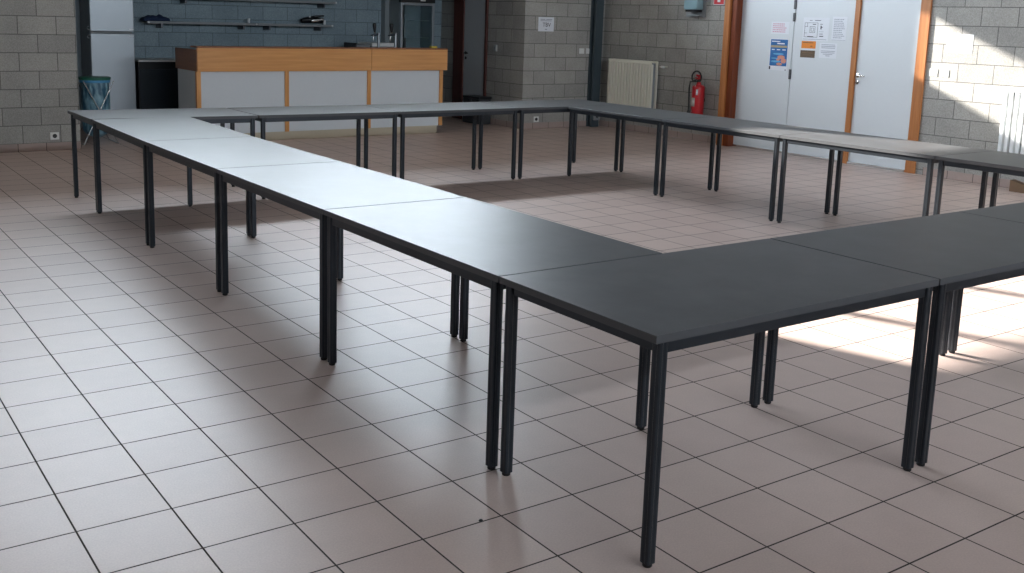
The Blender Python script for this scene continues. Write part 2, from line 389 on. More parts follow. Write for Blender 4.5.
# smooth column on the bar wall and flat blue grey sheet beside the fridge freezer
b = MB(); tb(b, 15.55, 16.75, YBAR-.45, YBAR, 0, BZ); struct(b.build('trim_2', M['column_bar']))
b = MB(); tb(b, -1.75, .42, YBAR-.12, YBAR, 0, BZ); struct(b.build('trim_3', M['flat_sheet']))

# ------------------------------------------------------------------ right wall doors
FX = 24.02                     # front of the frame
DX = 24.40                     # face of the leaves
ZT = 6.75
b = MB(); tb(b, FX-.10, XR, 21.75, 22.05, 0, ZT+.3, .006); j = struct(b.build('trim_4', M['door_wood']))
b = MB(); tb(b, FX+.02, XR, 21.45, 21.75, 0, ZT+.3, .004); struct(b.build('trim_5', M['jamb_wood']))
b = MB(); tb(b, XR-.07, XR, 12.31, 12.74, 0, ZT+.3, .006); struct(b.build('trim_6', M['door_wood']))
b = MB(); tb(b, XR-.13, XR, 15.32, 15.55, 0, ZT, .005); struct(b.build('trim_7', M['door_wood']))
b = MB(); tb(b, XR-.07, XR, 12.62, 21.45, ZT, ZT+.3, .006); struct(b.build('trim_8', M['door_wood']))
def leaf(name, y0, y1):
    o = tb(MB(), DX, XR, y0, y1, .05, ZT, .004).build(name, M['door'])
    return struct(o)
d1 = leaf('door_1', 18.56, 21.45); d2 = leaf('door_2', 15.55, 18.53); d3 = leaf('door_3', 12.74, 15.32)
for z0, z1 in ((6.13, 6.52), (5.62, 5.98), (3.20, 3.62), (.7, 1.1)):
    tb(MB(), DX-.05, DX, 18.49, 18.60, z0, z1, .004).build('hinge', M['hinge'], d2)
def lever(parent, x, y, z, sx, ydir, m):
    """lever handle on a leaf facing -x (sx=-1)"""
    b = MB()
    b.lathe([(.024, 0), (.024, .008), (.020, .010)], 20, Matrix.Translation(P(x, y, z)) @ Matrix.Rotation(math.radians(90*sx), 4, 'Y'))
    b.tube([P(x, y, z), P(x, y, z)+Vector((sx*.045, 0, 0)), P(x, y, z)+Vector((sx*.052, ydir*.02, 0)), P(x, y, z)+Vector((sx*.052, ydir*.125, -.002))], .009, 10)
    b.lathe([(.024, 0), (.024, .008), (.020, .010)], 20, Matrix.Translation(P(x, y, z-.27)) @ Matrix.Rotation(math.radians(90*sx), 4, 'Y'))
    return b.build('handle', m, parent, 40)
lever(d3, DX, 15.20, 3.56, -1, -1, M['chrome'])
b = MB(); tb(b, DX-.06, DX, 15.55, 21.45, .02, .10); tb(b, DX-.06, DX, 12.74, 15.32, .02, .10)
struct(b.build('trim_9', M['chrome']))

# bar side door, its frame and handle
b = MB(); tb(b, BX1-.12, BX1, 36.08, 37.06, 0, ZT+.3, .005); tb(b, BX1-.10, BX1, 33.92, 34.10, 0, ZT+.3, .005); tb(b, BX1-.10, BX1, 34.10, 36.08, ZT, ZT+.3)
struct(b.build('trim_10', M['dark_wood']))
d4 = struct(tb(MB(), BX1-.05, BX1, 34.10, 36.08, .03, ZT).build('door_4', M['door_dim']))
lever(d4, BX1-.05, 35.88, 3.57, -1, -1, M['black'])

# ------------------------------------------------------------------ the tables
L, Wd, H = 4.651*T, 2.617*T, 2.442*T
tl, tw = L/2-.0040, Wd/2-.003
def fluted(r, g, n=5):
    """rounded square profile with a shallow groove in each face"""
    pts = []
    c = r-.0035
    for q in range(4):
        a0 = q*math.pi/2
        R = Matrix.Rotation(a0, 2)
        loc = [(r, -c), (r, -.0055), (r-g, -.0035), (r-g, .0035), (r, .0055), (r, c)]
        for k in range(1, n):
            a = k/n*math.pi/2
            loc.append((c+.0035*math.cos(a), c+.0035*math.sin(a)))
        for x, y in loc:
            v = R @ Vector((x, y)); pts.append((v.x, v.y))
    return pts
def make_table():
    root = thing('meeting_table', '', 'table', (0, 0, 0))
    tt = MB().box(-tl+.002, tl-.002, -tw+.002, tw-.002, H-.025, H, .0006, 1).build('tabletop', M['top'], root)
    b = MB(); ring = []
    for q, z in ((0, H-.0246), (0, H-.0012), (.0012, H), (.0024, H), (.0024, H-.0246)):
        ring.append([b.bm.verts.new((sx*(tl-q), sy*(tw-q), z)) for sx, sy in ((-1, -1), (1, -1), (1, 1), (-1, 1))])
    for A, B in zip(ring, ring[1:]+ring[:1]):
        for k in range(4): b.bm.faces.new((A[k], A[(k+1) % 4], B[(k+1) % 4], B[k]))
    b.build('edge_band', M['edge'], tt)
    b = MB(); ri = .0115
    for s in (-1, 1):
        b.box(-tl+.06, tl-.06, s*(tw-ri-.022), s*(tw-ri), H-.062, H-.025, .002)
        b.box(s*(tl-.030-.022), s*(tl-.030), -tw+.046, tw-.046, H-.062, H-.025, .002)
    b.build('frame', M['steel_dark'], root)
    pts = fluted(.0170, .0015)
    for sx in (-1, 1):
        for sy in (-1, 1):
            x, y = sx*(tl-.0390), sy*(tw-.0235)
            lg = MB().prism(pts, .013, H-.025).build('leg', M['steel_dark'], root, 25, (x, y, 0))
            MB().lathe([(.013, 0), (.0155, .003), (.0155, .009), (.009, .011), (.009, .02)], 16).build('foot', M['rubber'], lg, 40)
    return root
x0, y0 = -4.498, -3.717
Lt, Wt = 4.651, 2.617
G = 'meeting tables set out in a square'
spots = []
for k, lab in enumerate(('dark grey table at the nearest corner of the square, closest to the camera',
                         'dark table on the near side, right of the nearest corner table',
                         'table end cut by the right edge of the photo, third along near side')):
    spots.append((x0+(k+.5)*Lt, y0+Wt/2, 0, lab))
for k, lab in enumerate(('left side table directly behind the nearest corner table, half dark half pale',
                         'pale shining table, second behind the nearest corner table on the left side',
                         'pale shining table in left side, third behind the nearest corner table',
                         'last table of the left side, butting against the far left corner table')):
    spots.append((x0+Wt/2, y0+Wt+(k+.5)*Lt, 90, lab))
for k, lab in enumerate(('far side table at the far left corner, beside the blue bag stand',
                         'far side table in front of the left half of the wooden counter',
                         'far side table in front of the right end of the wooden counter',
                         'far side table at the far right corner, in front of the corner column')):
    spots.append((x0+(k+.5)*Lt, y0+Wt*1.5+4*Lt, 0, lab))
for k, lab in enumerate(('right side table cut by the photo edge, in front of the white radiator',
                         'sunlit right side table in front of the door with the lever handle',
                         'right side table in front of the fire extinguisher and jamb, tip sunlit',
                         'right side table in front of the cream radiator, joining far corner table')):
    spots.append((x0+4*Lt-Wt/2, y0+Wt+(k+.5)*Lt, 90, lab))
def settle(o, ga, gb):
    # the far left tables stand a little higher on their screw feet: ga, gb = extra height at the two ends
    da, db = H*ga, H*gb
    for ch in o.children:
        if ch.name.startswith('leg'): ch.scale.z = 1 + ga + (gb-ga)*(ch.location.x/L+.5)
        else:
            ch.rotation_euler.y = -math.atan((db-da)/L); ch.location.z = (da+db)/2
            ch.location.x = (db-da)/L*H
tilts = {6: (0, .020), 7: (.025, .008), 8: (.008, 0)}
proto = make_table()
for i, (x, y, a, lab) in enumerate(spots):
    o = proto if i == 0 else copy_tree(proto)
    o.location = P(x-.03 if i == 7 else x, y)
    o.rotation_euler = (0, 0, math.radians(a)); tag(o, lab, 'table', G)
    if i in tilts: settle(o, *tilts[i])

# ------------------------------------------------------------------ bar counter
CX0, CX1, CY0, CY1 = 2.86, 14.80, 30.62, 33.45
c = thing('bar_counter', 'long bar counter with beech band above white panels', 'counter', P((CX0+CX1)/2, CY0))
def cb(name, m, x0_, x1_, ya, yb_, za, zb, bev=.002, par=None):
    ox = (CX0+CX1)/2
    o = MB().box((x0_-ox)*T, (x1_-ox)*T, (ya-CY0)*T, (yb_-CY0)*T, za*T, zb*T, bev).build(name, m, par or c)
    return o
cb('front_band', M['beech'], CX0, 10.79, CY0, CY0+.16, 2.95, 3.90)
cb('front_band', M['beech'], 10.81, CX1, CY0, CY0+.16, 2.95, 3.90)
cb('upper_ledge', M['beech_y'], CX0, CX1, CY0, CY0+.85, 3.90, 3.965)
cb('worktop', M['steel'], CX0+.12, CX1-.05, CY0+.16, CY1, 3.72, 3.80)
cb('end_band', M['beech_y'], CX0, CX0+.12, CY0+.16, CY1, 2.95, 3.82)
cb('end_band', M['beech_y'], CX1-.12, CX1, CY0+.16, CY1, 2.95, 3.82)
cb('end_panel', M['panel'], CX0+.06, CX0+.14, CY0+.28, CY1-.1, .36, 2.95)
cb('end_panel', M['panel'], CX1-.24, CX1-.16, CY0+.28, CY1-.1, .36, 2.95)
bt = [2.93, 6.78, 10.74, 14.55]
for x in bt: cb('batten', M['beech_v'], x-.09, x+.09, CY0+.10, CY0+.28, .36, 2.95)
for a, d in zip(bt, bt[1:]): cb('front_panel', M['panel'], a+.09, d-.09, CY0+.16, CY0+.24, .36, 2.95)
cb('plinth', M['plinth'], CX0+.12, CX1-.40, CY0+.20, CY1-.3, 0, .36)
cb('rear_panel', M['panel'], CX0+.14, CX1-.24, CY1-.30, CY1-.22, .36, 3.72)

# two beer taps on the counter
def tap(x, y, lab):
    z = 3.802
    t = thing('beer_tap', lab, 'beer tap', P(x, y, z), 0, 'beer taps on the counter')
    MB().lathe([(.034, 0), (.034, .008), (.019, .012), (.019, .235), (.016, .245), (.0, .248)], 20, cap=False).build('column', M['steel'], t, 40)
    MB().lathe([(.017, 0), (.017, .075), (.013, .082), (.009, .12)], 16, Matrix.Translation((0, 0, .225)) @ Matrix.Rotation(math.radians(-98), 4, 'Y')).build('spout_body', M['steel_dark'], t, 40)
    MB().tube([(-.075, 0, .22), (-.085, 0, .18), (-.086, 0, .145)], .008, 10).build('spout', M['chrome'], t, 40)
    MB().lathe([(.0, .0), (.014, .002), (.016, .012), (.010, .022), (.0, .024)], 16, Matrix.Translation((-.062, 0, .235)), cap=False).build('collar', M['chrome'], t, 40)
    MB().lathe([(.013, 0), (.018, .02), (.026, .085), (.026, .112), (.016, .124), (.0, .126)], 16, Matrix.Translation((-.062, 0, .252)) @ Matrix.Rotation(math.radians(-3), 4, 'Y'), cap=False).build('lever', M['black'], t, 40)
tap(11.83, 31.9, 'left of the two chrome beer taps with black levers on the counter')
tap(12.72, 31.9, 'right beer tap with black lever on the counter, nearer the glass cooler')
b = MB().box(-.05, .05, -.03, .03, 0, .028, .008, 3)
tag(b.build('sponge', M['yellow'], None, 40, P(14.25, 31.0, 3.965)), 'small yellow sponge on right end of counter ledge', 'sponge')

# back bench along the bar wall
t = thing('back_bench', 'dark back bench with pale metal worktop edge, left of the counter', 'bench', P(2.2, 36.5))
def rel(o_, name, m, x0_, x1_, ya, yb_, za, zb, bev=.002, par=None):
    l = o_.location
    return MB().box(x0_*T-l.x, x1_*T-l.x, ya*T-l.y, yb_*T-l.y, za*T-l.z, zb*T-l.z, bev).build(name, m, par or o_)
rel(t, 'worktop', M['plastic_white'], 2.18, 15.4, 36.5, 38.45, 3.06, 3.15)
rel(t, 'carcass', M['black'], 2.22, 15.35, 36.75, 38.4, .3, 3.06)
for k in range(6):
    rel(t, 'door', M['bench_front'], 2.26+k*2.18, 2.26+k*2.18+2.12, 36.68, 36.75, .35, 2.72)
rel(t, 'plinth', M['black'], 2.4, 15.2, 37.0, 38.3, 0, .3)
t = thing('bottle_chest', 'low stainless chest with pale top edge behind the beer taps', 'chest', P(14.9, 36.7, 3.15))
rel(t, 'body', M['steel'], 14.02, 15.4, 36.62, 38.1, 3.152, 3.84); rel(t, 'lid', M['plastic_white'], 13.98, 15.42, 36.56, 38.15, 3.84, 4.02, .004); rel(t, 'grip', M['black'], 14.5, 14.9, 36.5, 36.56, 3.5, 3.6)
t = thing('crate', 'low dark grey box beside the stainless chest behind the counter', 'crate', P(13.5, 36.7, 3.15))
rel(t, 'body', M['plastic_grey'], 13.05, 13.9, 36.6, 37.8, 3.152, 3.92, .006); rel(t, 'rim', M['black'], 13.02, 13.12, 36.58, 37.82, 3.55, 4.0, .004)

# ------------------------------------------------------------------ fridge freezer, cooler
fy = 36.4
t = thing('fridge_freezer', 'tall silver fridge freezer beside the blue bag stand', 'fridge', P(1.06, fy))
rel(t, 'cabinet', M['plastic_grey'], .16, 1.96, fy+.2, 38.3, .25, 6.7, .006)
u = rel(t, 'door', M['steel'], .12, 2.00, fy, fy+.2, 4.38, 6.7, .008)
d = rel(t, 'door', M['steel'], .12, 2.00, fy, fy+.2, .30, 4.30, .008)
for par, za, zb in ((u, 4.42, 4.60), (d, 4.06, 4.26)):
    b = MB(); l = t.location
    s = 1 if par is u else -1
    zz = 4.46 if par is u else 4.22
    b.tube([(.14*T-l.x, -.002, zz*T), (.02*T-l.x, -.012, zz*T), (-.02*T-l.x, -.016, (zz+s*.06)*T), (-.0*T-l.x, -.012, (zz+s*.12)*T), (.06*T-l.x, -.010, (zz+s*.13)*T)], .007, 8)
    b.build('handle', M['wire'], par, 40)
    MB().box((1.78*T)-l.x, (1.97*T)-l.x, -.012, 0, (zz+s*.0)*T, (zz+s*.05)*T, .002).build('hinge_cap', M['cup'], par)
rel(t, 'foot_rail', M['black'], .2, 1.92, fy+.2, fy+.3, .0, .25)

t = thing('glass_door_cooler', 'upright glass door drinks cooler with black top strip', 'cooler', P(16.82, 36.8))
gx0, gx1, gy = 15.79, 17.84, 36.8
b = MB(); l = t.location
for (xa, xb, ya, yb_, za, zb) in ((gx0, gx0+.10, gy+.22, 38.3, .3, 6.75), (gx1-.10, gx1, gy+.22, 38.3, .3, 6.75), (gx0, gx1, 38.15, 38.3, .3, 6.75), (gx0, gx1, gy+.22, 38.3, 6.62, 6.75), (gx0, gx1, gy+.22, 38.3, .1, .4)):
    b.box(xa*T-l.x, xb*T-l.x, ya*T-l.y, yb_*T-l.y, za*T, zb*T)
b.build('cabinet', M['column_bar'], t)
rel(t, 'top_strip', M['black'], gx0-.02, gx1+.02, gy-.02, gy+.22, 6.12, 6.76, .004)
rel(t, 'badge', M['plastic_white'], 16.95, 17.25, gy-.03, gy-.02, 6.20, 6.27, .0)
rel(t, 'base_grille', M['black'], gx0, gx1, gy+.05, gy+.22, 0, .4)
b = MB()
for (xa, xb, za, zb) in ((gx0, gx0+.13, .42, 6.10), (gx1-.13, gx1, .42, 6.10), (gx0+.13, gx1-.13, .42, .56), (gx0+.13, gx1-.13, 5.97, 6.10)):
    b.box(xa*T-l.x, xb*T-l.x, 0, .2*T, za*T, zb*T, .003)
dr = b.build('door', M['steel'], t)
MB().box((gx0+.13)*T-l.x, (gx1-.13)*T-l.x, .02, .026, .56*T, 5.97*T).build('pane', M['cooler_glass'], dr)
MB().box((gx0+.20)*T-l.x, (gx0+.26)*T-l.x, -.03, -.015, 3.4*T, 4.3*T, .003).build('handle', M['black'], dr)
rel(t, 'liner', M['door_dim'], gx0+.12, gx1-.12, 38.05, 38.14, .5, 6.6)
for z in (1.4, 2.4, 3.4, 4.3, 5.2):
    b = MB()
    for k in range(16):
        yy = gy+.35+k*.1
        b.tube([((gx0+.11)*T-l.x, yy*T-l.y, z*T), ((gx1-.11)*T-l.x, yy*T-l.y, z*T)], .0025, 6)
    for xx in (gx0+.15, (gx0+gx1)/2, gx1-.15): b.tube([(xx*T-l.x, (gy+.33)*T-l.y, z*T-.004), (xx*T-l.x, (gy+1.2)*T-l.y, z*T-.004)], .003, 6)
    b.build('shelf', M['wire'], t)
rel(t, 'shelf_post', M['cup'], 16.70, 16.74, 38.0, 38.05, .5, 5.5, 0)

# ------------------------------------------------------------------ wall shelves and what stands on them
def wall_shelf(xa, xb, z, lab, left_end=False):
    t = thing('wall_shelf', lab, 'shelf', P((xa+xb)/2, YBAR-.5, z), 0, 'shelves on the bar wall')
    rel(t, 'board', M['plastic_grey'], xa, xb, YBAR-.78, YBAR-.01, z-.11, z, .003)
    xs = [xb+.03] + ([xa-.03] if left_end else [])
    for x in xs:
        b = MB(); p = P(x, YBAR-.80, z-.05)-t.location
        b.lathe([(0, -.018), (.012, -.014), (.018, 0), (.012, .014), (0, .018)], 14, Matrix.Translation(p), cap=False)
        b.build('end_knob', M['cup'], t, 60)
    b = MB()
    for x in (xa+.6, xb-.6): b.box(x*T-t.location.x-.012, x*T-t.location.x+.012, -.08, .149, -.11*T-.06, -.11*T)
    b.build('bracket', M['hinge'], t)
    return t
wall_shelf(3.05, 8.22, 4.86, 'long grey wall shelf holding the navy cloth, nearer the fridge freezer', True)
wall_shelf(8.34, 12.28, 4.86, 'grey wall shelf holding the black and silver appliance')
wall_shelf(4.2, 12.48, 6.02, 'upper wall shelf near the top edge of the photo, above the others')
# navy cloth
random.seed(3)
hs = [random.random() for _ in range(60)]
def cloth(u, v):
    x = (2.80+u*1.22)*T; y = (YBAR-.86+v*.72)*T
    h = .028 + .045*math.sin(u*math.pi)**.5*math.sin(min(1, v*1.1)*math.pi)**.5 if 0 < u < 1 and 0 < v < 1 else .004
    h += .016*math.sin(u*19+v*4)*math.sin(v*math.pi)*math.sin(u*math.pi)+.012*math.sin(u*7-v*9)*math.sin(u*math.pi)*math.sin(v*math.pi)
    return Vector((x, y, 4.86*T+max(.003, h)))
b = MB().grid(cloth, 40, 16)
o = b.build('folded_cloth', M['blue_cloth'], None, 60)
md = o.modifiers.new('solid', 'SOLIDIFY'); md.thickness = .004; md.offset = 1
tag(o, 'rumpled navy cloth lying on left end of the long shelf', 'cloth')
# cups
for x, lab in ((8.0, 'small white cup on the long shelf above the middle of counter'), (12.05, 'small white cup on shelf beside the black and silver appliance')):
    b = MB().lathe([(.018, 0), (.021, .07), (.0195, .07), (.0165, .004), (0, .004)], 16, cap=False)
    tag(b.build('cup', M['cup'], None, 40, P(x, YBAR-.42, 4.86)), lab, 'cup', 'white cups on the wall shelves')
# appliance
t = thing('appliance', 'black and silver appliance lying on the right wall shelf', 'appliance', P(11.4, YBAR-.4, 4.86)); t.scale = (1, 1, 1.4)
b = MB().grid(lambda u, v: Vector((-.185+.37*u, (.085*math.sin(math.pi*min(1, max(.02, u)))**.35)*math.cos(2*math.pi*v), .018+.034*(1+math.sin(2*math.pi*v))*math.sin(math.pi*min(.98, max(.03, .12+u*.8)))**.5)), 24, 24)
b.build('body', M['black'], t, 60)
MB().box(-.06, .15, -.092, -.072, .035, .062, .008, 3, Matrix.Rotation(math.radians(-6), 3, 'Y')).build('silver_panel', M['chrome'], t, 40)
MB().box(.0, .16, -.07, .06, .082, .098, .006, 2, Matrix.Rotation(math.radians(-4), 3, 'Y')).build('handle', M['black'], t, 40)
MB().lathe([(.0, .0), (.02, .0), (.018, .012), (0, .014)], 16, Matrix.Translation((-.06, -.03, .075)), cap=False).build('dial', M['chrome'], t, 40)

# ------------------------------------------------------------------ bag stand
bx, by = -.72, 32.5
t = thing('bag_stand', 'folding metal waste bag stand with blue bag and green rim', 'bag stand', P(bx, by))
R0 = .172
zr = 2.62*T
MB().lathe([(R0+.004, zr-.022), (R0+.012, zr-.018), (R0+.014, zr+.008), (R0+.004, zr+.014), (R0-.006, zr+.008), (R0-.004, zr-.02)], 40, cap=False).build('rim', M['green'], t, 40)
MB().lathe([(0, zr+.012), (R0*.6, zr+.018), (R0, zr+.012), (R0+.005, zr+.004)], 40, cap=False).build('lid', M['green'], t, 40)
def bagf(u, v):
    a = 2*math.pi*u
    z = zr-.02 - v*(zr-.09)
    r = (R0-.008)*(1-.10*v+.06*math.sin(v*math.pi)) + .006*math.sin(a*9+v*5)*v + .005*math.sin(a*5-v*11)*v
    if v > .86: r *= 1-((v-.86)/.14)**2*.75
    return Vector((r*math.cos(a), r*math.sin(a), z))
MB().grid(bagf, 56, 26, wrap=True).build('bag', M['bag'], t, 80)
MB().lathe([(R0+.001, zr-.052), (R0+.004, zr-.046), (R0+.004, zr-.022), (R0-.002, zr-.022)], 40, cap=False).build('bag_fold', M['poster_light'], t, 40)
for sy in (-1, 1):
    for sx in (-1, 1):
        yy = sy*.176
        MB().tube([(-sx*.175, yy, zr-.03), (sx*.20, yy*1.2, .008)], .0065, 8).build('leg', M['chrome'], t, 40)
for sx in (-1, 1): MB().tube([(sx*.20, -.21, .010), (sx*.20, .21, .010)], .006, 8).build('foot_bar', M['chrome'], t, 40)

# dark case by the side door
t = thing('case', 'low dark case on floor beside the bar side door', 'case', P(18.75, 33.95))
rel(t, 'body', M['case'], 18.40, 19.15, 33.2, 34.7, .02, 1.30, .01); rel(t, 'lid', M['black'], 18.38, 19.17, 33.18, 34.72, 1.30, 1.42, .008); rel(t, 'catch', M['hinge'], 18.37, 18.40, 33.85, 34.05, 1.15, 1.35, 0)

# ------------------------------------------------------------------ radiators
def radiator(name, ya, yb_, za, zb, xf, m, lab, valve_y):
    t = thing(name, lab, 'radiator', P(xf+.2, (ya+yb_)/2, 0)); l = t.location
    def panel(x, sgn, nm):
        # ribbed steel sheet
        b = MB(); pitch = .062; n = max(2, round((yb_-ya)*T/pitch)); pts = []
        for k in range(n):
            y = ya*T+(yb_-ya)*T*k/n; p = (yb_-ya)*T/n
            pts += [(y+.00*p, 0), (y+.06*p, .034), (y+.38*p, .034), (y+.44*p, 0)]
        pts.append((yb_*T, 0))
        zs = [za*T, (za+.10)*T, (za+.14)*T, (zb-.18)*T, (zb-.14)*T, zb*T]; dep = [0, 0, 1, 1, 0, 0]
        V = [[b.bm.verts.new((x*T-l.x+sgn*(d_*dd), y-l.y, z)) for z, dd in zip(zs, dep)] for y, d_ in pts]
        for A, B in zip(V, V[1:]):
            for i in range(len(zs)-1): b.bm.faces.new((A[i], B[i], B[i+1], A[i+1]))
        o = b.build(nm, m, t, 30); sdm = o.modifiers.new('solid', 'SOLIDIFY'); sdm.thickness = .004
        return o
    panel(xf, 1, 'front_panel')
    rel(t, 'rear_panel', m, xf+.34, xf+.40, ya-.04, yb_, za, zb, .002)
    b = MB()
    for k in range(40):
        y = ya+.05+(yb_-ya-.1)*k/39
        b.box((xf+.03)*T-l.x, (xf+.34)*T-l.x, y*T-l.y-.001, y*T-l.y+.001, (zb-.05)*T, (zb-.005)*T)
    for xx in (xf+.03, xf+.31): b.box(xx*T-l.x, (xx+.03)*T-l.x, ya*T-l.y, yb_*T-l.y, (zb-.05)*T, zb*T)
    b.build('top_grille', m, t)
    for y in (yb_-.03,): rel(t, 'side_cover', m, xf+.12, xf+.33, y, y+.03, za+.05, zb, .002)
    b = MB()
    for k in range(30):
        y = ya+.05+(yb_-ya-.15)*k/29
        b.box((xf+.08)*T-l.x, (xf+.30)*T-l.x, y*T-l.y-.001, y*T-l.y+.001, (za+.1)*T, (zb-.1)*T)
    b.build('fins', M['plastic_grey'], t)  # darker grey than the enamel: shade between the panels put into the colour
    b = MB()
    for y in (ya+.5, yb_-.5): b.box((xf+.40)*T-l.x, (XR-.012)*T-l.x, y*T-l.y-.02, y*T-l.y+.02, (za+.3)*T, (zb-.3)*T)
    b.build('bracket', m, t)
    if valve_y is not None:
        b = MB()
        vy = valve_y*T-l.y; vx = (xf+.12)*T-l.x; vz = (zb-.24)*T
        s = -1 if valve_y < ya else 1
        b.lathe([(.008, -.03), (.008, 0), (.017, .004), (.019, .03), (.017, .06), (0, .062)], 18, Matrix.Translation((vx, vy, vz)) @ Matrix.Rotation(math.radians(-90*s), 4, 'X'), cap=False)
        b.build('valve', M['plastic_white'], t, 40)
        b = MB(); b.tube([(vx, vy-s*.02, vz), (vx+.06, vy-s*.02, vz), ((XR-.012)*T-l.x, vy-s*.02, vz)], .008, 10); b.build('pipe', m, t, 40)
    return t
radiator('radiator', 26.44, 29.62, 1.05, 3.57, 23.86, M['radiator'], 'cream ribbed radiator between the corner column and the fire extinguisher', 25.9)
radiator('radiator', 5.0, 8.90, 1.0, 3.54, 23.86, M['radiator_white'], 'white ribbed radiator at the right edge of the photo', None)
b = MB().prism([(0, 0), (.30, 0), (.30, .035), (.05, .11), (0, .12)], 0, .09, Matrix.Translation(P(24.02, 8.25)) @ Matrix.Rotation(math.radians(-90), 4, 'Z') @ Matrix.Rotation(math.radians(90), 4, 'X'))
tag(b.build('wooden_wedge', M['wood_raw']), 'brown wooden piece on the floor below the white radiator', 'wood')

# ------------------------------------------------------------------ fire extinguisher and its sign
t = thing('fire_extinguisher', 'red fire extinguisher with black hose on the block wall beside the doors', 'fire extinguisher', P(24.02, 23.42, 1.12))
r = .088
MB().lathe([(0, 0), (r*.9, .004), (r, .02), (r, .415), (r*.98, .432), (r*.84, .448), (.035, .462), (.026, .50)], 32, cap=False).build('cylinder', M['red'], t, 40)
MB().lathe([(.02, .495), (.026, .50), (.026, .53), (.016, .54), (0, .542)], 18, cap=False).build('valve', M['black'], t, 40)
b = MB(); b.box(-.075, .02, -.012, .012, .535, .552, .004, 2, Matrix.Rotation(math.radians(18), 3, 'Y')); b.box(-.06, .03, -.012, .012, .565, .588, .005, 2, Matrix.Rotation(math.radians(28), 3, 'Y')); b.box(-.02, .03, -.016, .016, .53, .60, .006)
b.build('lever', M['red'], t, 40)
pts = [(-.02, .02, .53)]
for k in range(15):
    a = math.radians(-40+k*18.5)
    pts.append((-.055, -.004+.088*math.cos(a), .565+.085*math.sin(a)))
pts += [(-.075, .092, .50), (-.08, .10, .40), (-.07, .10, .20), (-.07, .098, .06), (-.07, .098, .03)]
MB().tube(pts, .011, 10).build('hose', M['black'], t, 60)
MB().lathe([(.011, 0), (.02, .01), (.022, .08), (.012, .10)], 16, Matrix.Translation((-.07, .098, .0))).build('nozzle', M['black'], t, 40)
def on_cyl(a0, a1, z0, z1, rr, name, m):
    b = MB().grid(lambda u, v: Vector((rr*math.cos(a0+(a1-a0)*u), rr*math.sin(a0+(a1-a0)*u), z0+(z1-z0)*v)), 10, 2)
    o = b.build(name, m, t, 60); s_ = o.modifiers.new('solid', 'SOLIDIFY'); s_.thickness = .001; return o
A = math.radians
on_cyl(A(150), A(196), .16, .28, r+.001, 'label', M['sticker'])
on_cyl(A(202), A(222), .32, .40, r+.001, 'sticker', M['paper'])
on_cyl(A(156), A(160), .08, .11, r+.001, 'seal', M['paper']); on_cyl(A(186), A(193), .44, .455, r*.95, 'tag', M['paper'])
MB().box(r-.004, (XR-24.02)*T, -.012, .012, .22, .27, .003).build('wall_bracket', M['black'], t)

def wall_plate(xw, yc, zc, wy, hz, name, m, label, cat, group=None, th=.004):
    """flat item on a wall facing -x; local x = to the right as seen, y = up"""
    e = thing(name, label, cat, P(xw, yc, zc), 0, group)
    MB().box(-th, 0, -wy/2, wy/2, -hz/2, hz/2, .0006, 1).build('sheet', m, e)
    return e
def mark(e, m, name, rects, th=.004):
    """rects in (right, up) metres from the sheet centre, on a sheet facing -x"""
    b = MB()
    for (xa, xb, za, zb) in rects: b.box(-th-.0012, -th-.0001, -xb, -xa, za, zb)
    return b.build(name, m, e)
def text_lines(wd, ht, n, fill=.8, seed=1):
    rnd = random.Random(seed); out_ = []
    for k in range(n):
        z = ht/2-ht*(k+.5)/n; a = wd*fill*(.75+.25*rnd.random())
        x = -wd*fill/2
        while x < -wd*fill/2+a-.004:
            l_ = min(rnd.uniform(.010, .03), -wd*fill/2+a-x); out_.append((x, x+l_, z-ht/n*.22, z+ht/n*.22)); x += l_+.006
    return out_
sg = wall_plate(XR, 22.90, 6.62, .195, .195, 'fire_sign', M['paper'], 'red and white fire extinguisher sign on the wall beside the doors', 'sign')
mark(sg, M['sign_red'], 'red_field', [(-.09, .09, -.09, .09)])
b = MB()
for (xa, xb, za, zb) in ((-.026, .026, -.062, .035), (-.012, .012, .035, .055), (-.03, .02, .055, .066), (.026, .034, -.02, .05)): b.box(-.0066, -.0053, -xb, -xa, za, zb)
b.build('pictogram', M['paper'], sg)

# towel dispenser high on the wall
t = thing('towel_dispenser', 'blue grey wall dispenser above and left of the fire extinguisher', 'dispenser', P(XR, 24.2, 5.72))
rel(t, 'back_plate', M['plastic_grey'], XR-.08, XR, 23.65, 24.85, 5.72, 7.4, .004)
rel(t, 'cover', M['dispenser'], XR-.50, XR-.08, 23.78, 24.62, 6.06, 7.4, .012)
rel(t, 'slot', M['black'], XR-.44, XR-.08, 23.84, 24.56, 5.96, 6.06, .002)
rel(t, 'tray', M['column_bar'], XR-.34, XR-.08, 23.86, 24.54, 5.78, 5.84, .002)

# ------------------------------------------------------------------ papers on the doors
def door_paper(y0_, y1_, z0_, z1_, name, m, lab, cat, tilt=0.0, group=None):
    e = wall_plate(DX, (y0_+y1_)/2, (z0_+z1_)/2, abs(y1_-y0_)*T, (z1_-z0_)*T, name, m, lab, cat, group, .002)
    e.rotation_euler = (tilt, 0, 0)
    return e, abs(y1_-y0_)*T, (z1_-z0_)*T
DG = 'papers stuck on the doors'
dy = -.25*.85                   # from the measuring plane to the leaf
e, wd, ht = door_paper(19.96+dy, 19.00+dy, 5.08, 5.60, 'paper_notice', M['paper'], 'white notice with pink print above the blue poster on left door', 'notice', 0, DG)
mark(e, M['ink_pink'], 'print', [(a, b_, c_, d_) for a, b_, c_, d_ in text_lines(wd, ht*.8, 5, .8, 4)], .002)
e, wd, ht = door_paper(19.95+dy, 18.97+dy, 3.54, 4.88, 'poster', M['paper'], 'blue poster with white lower strip on the left door', 'poster', 0, DG)
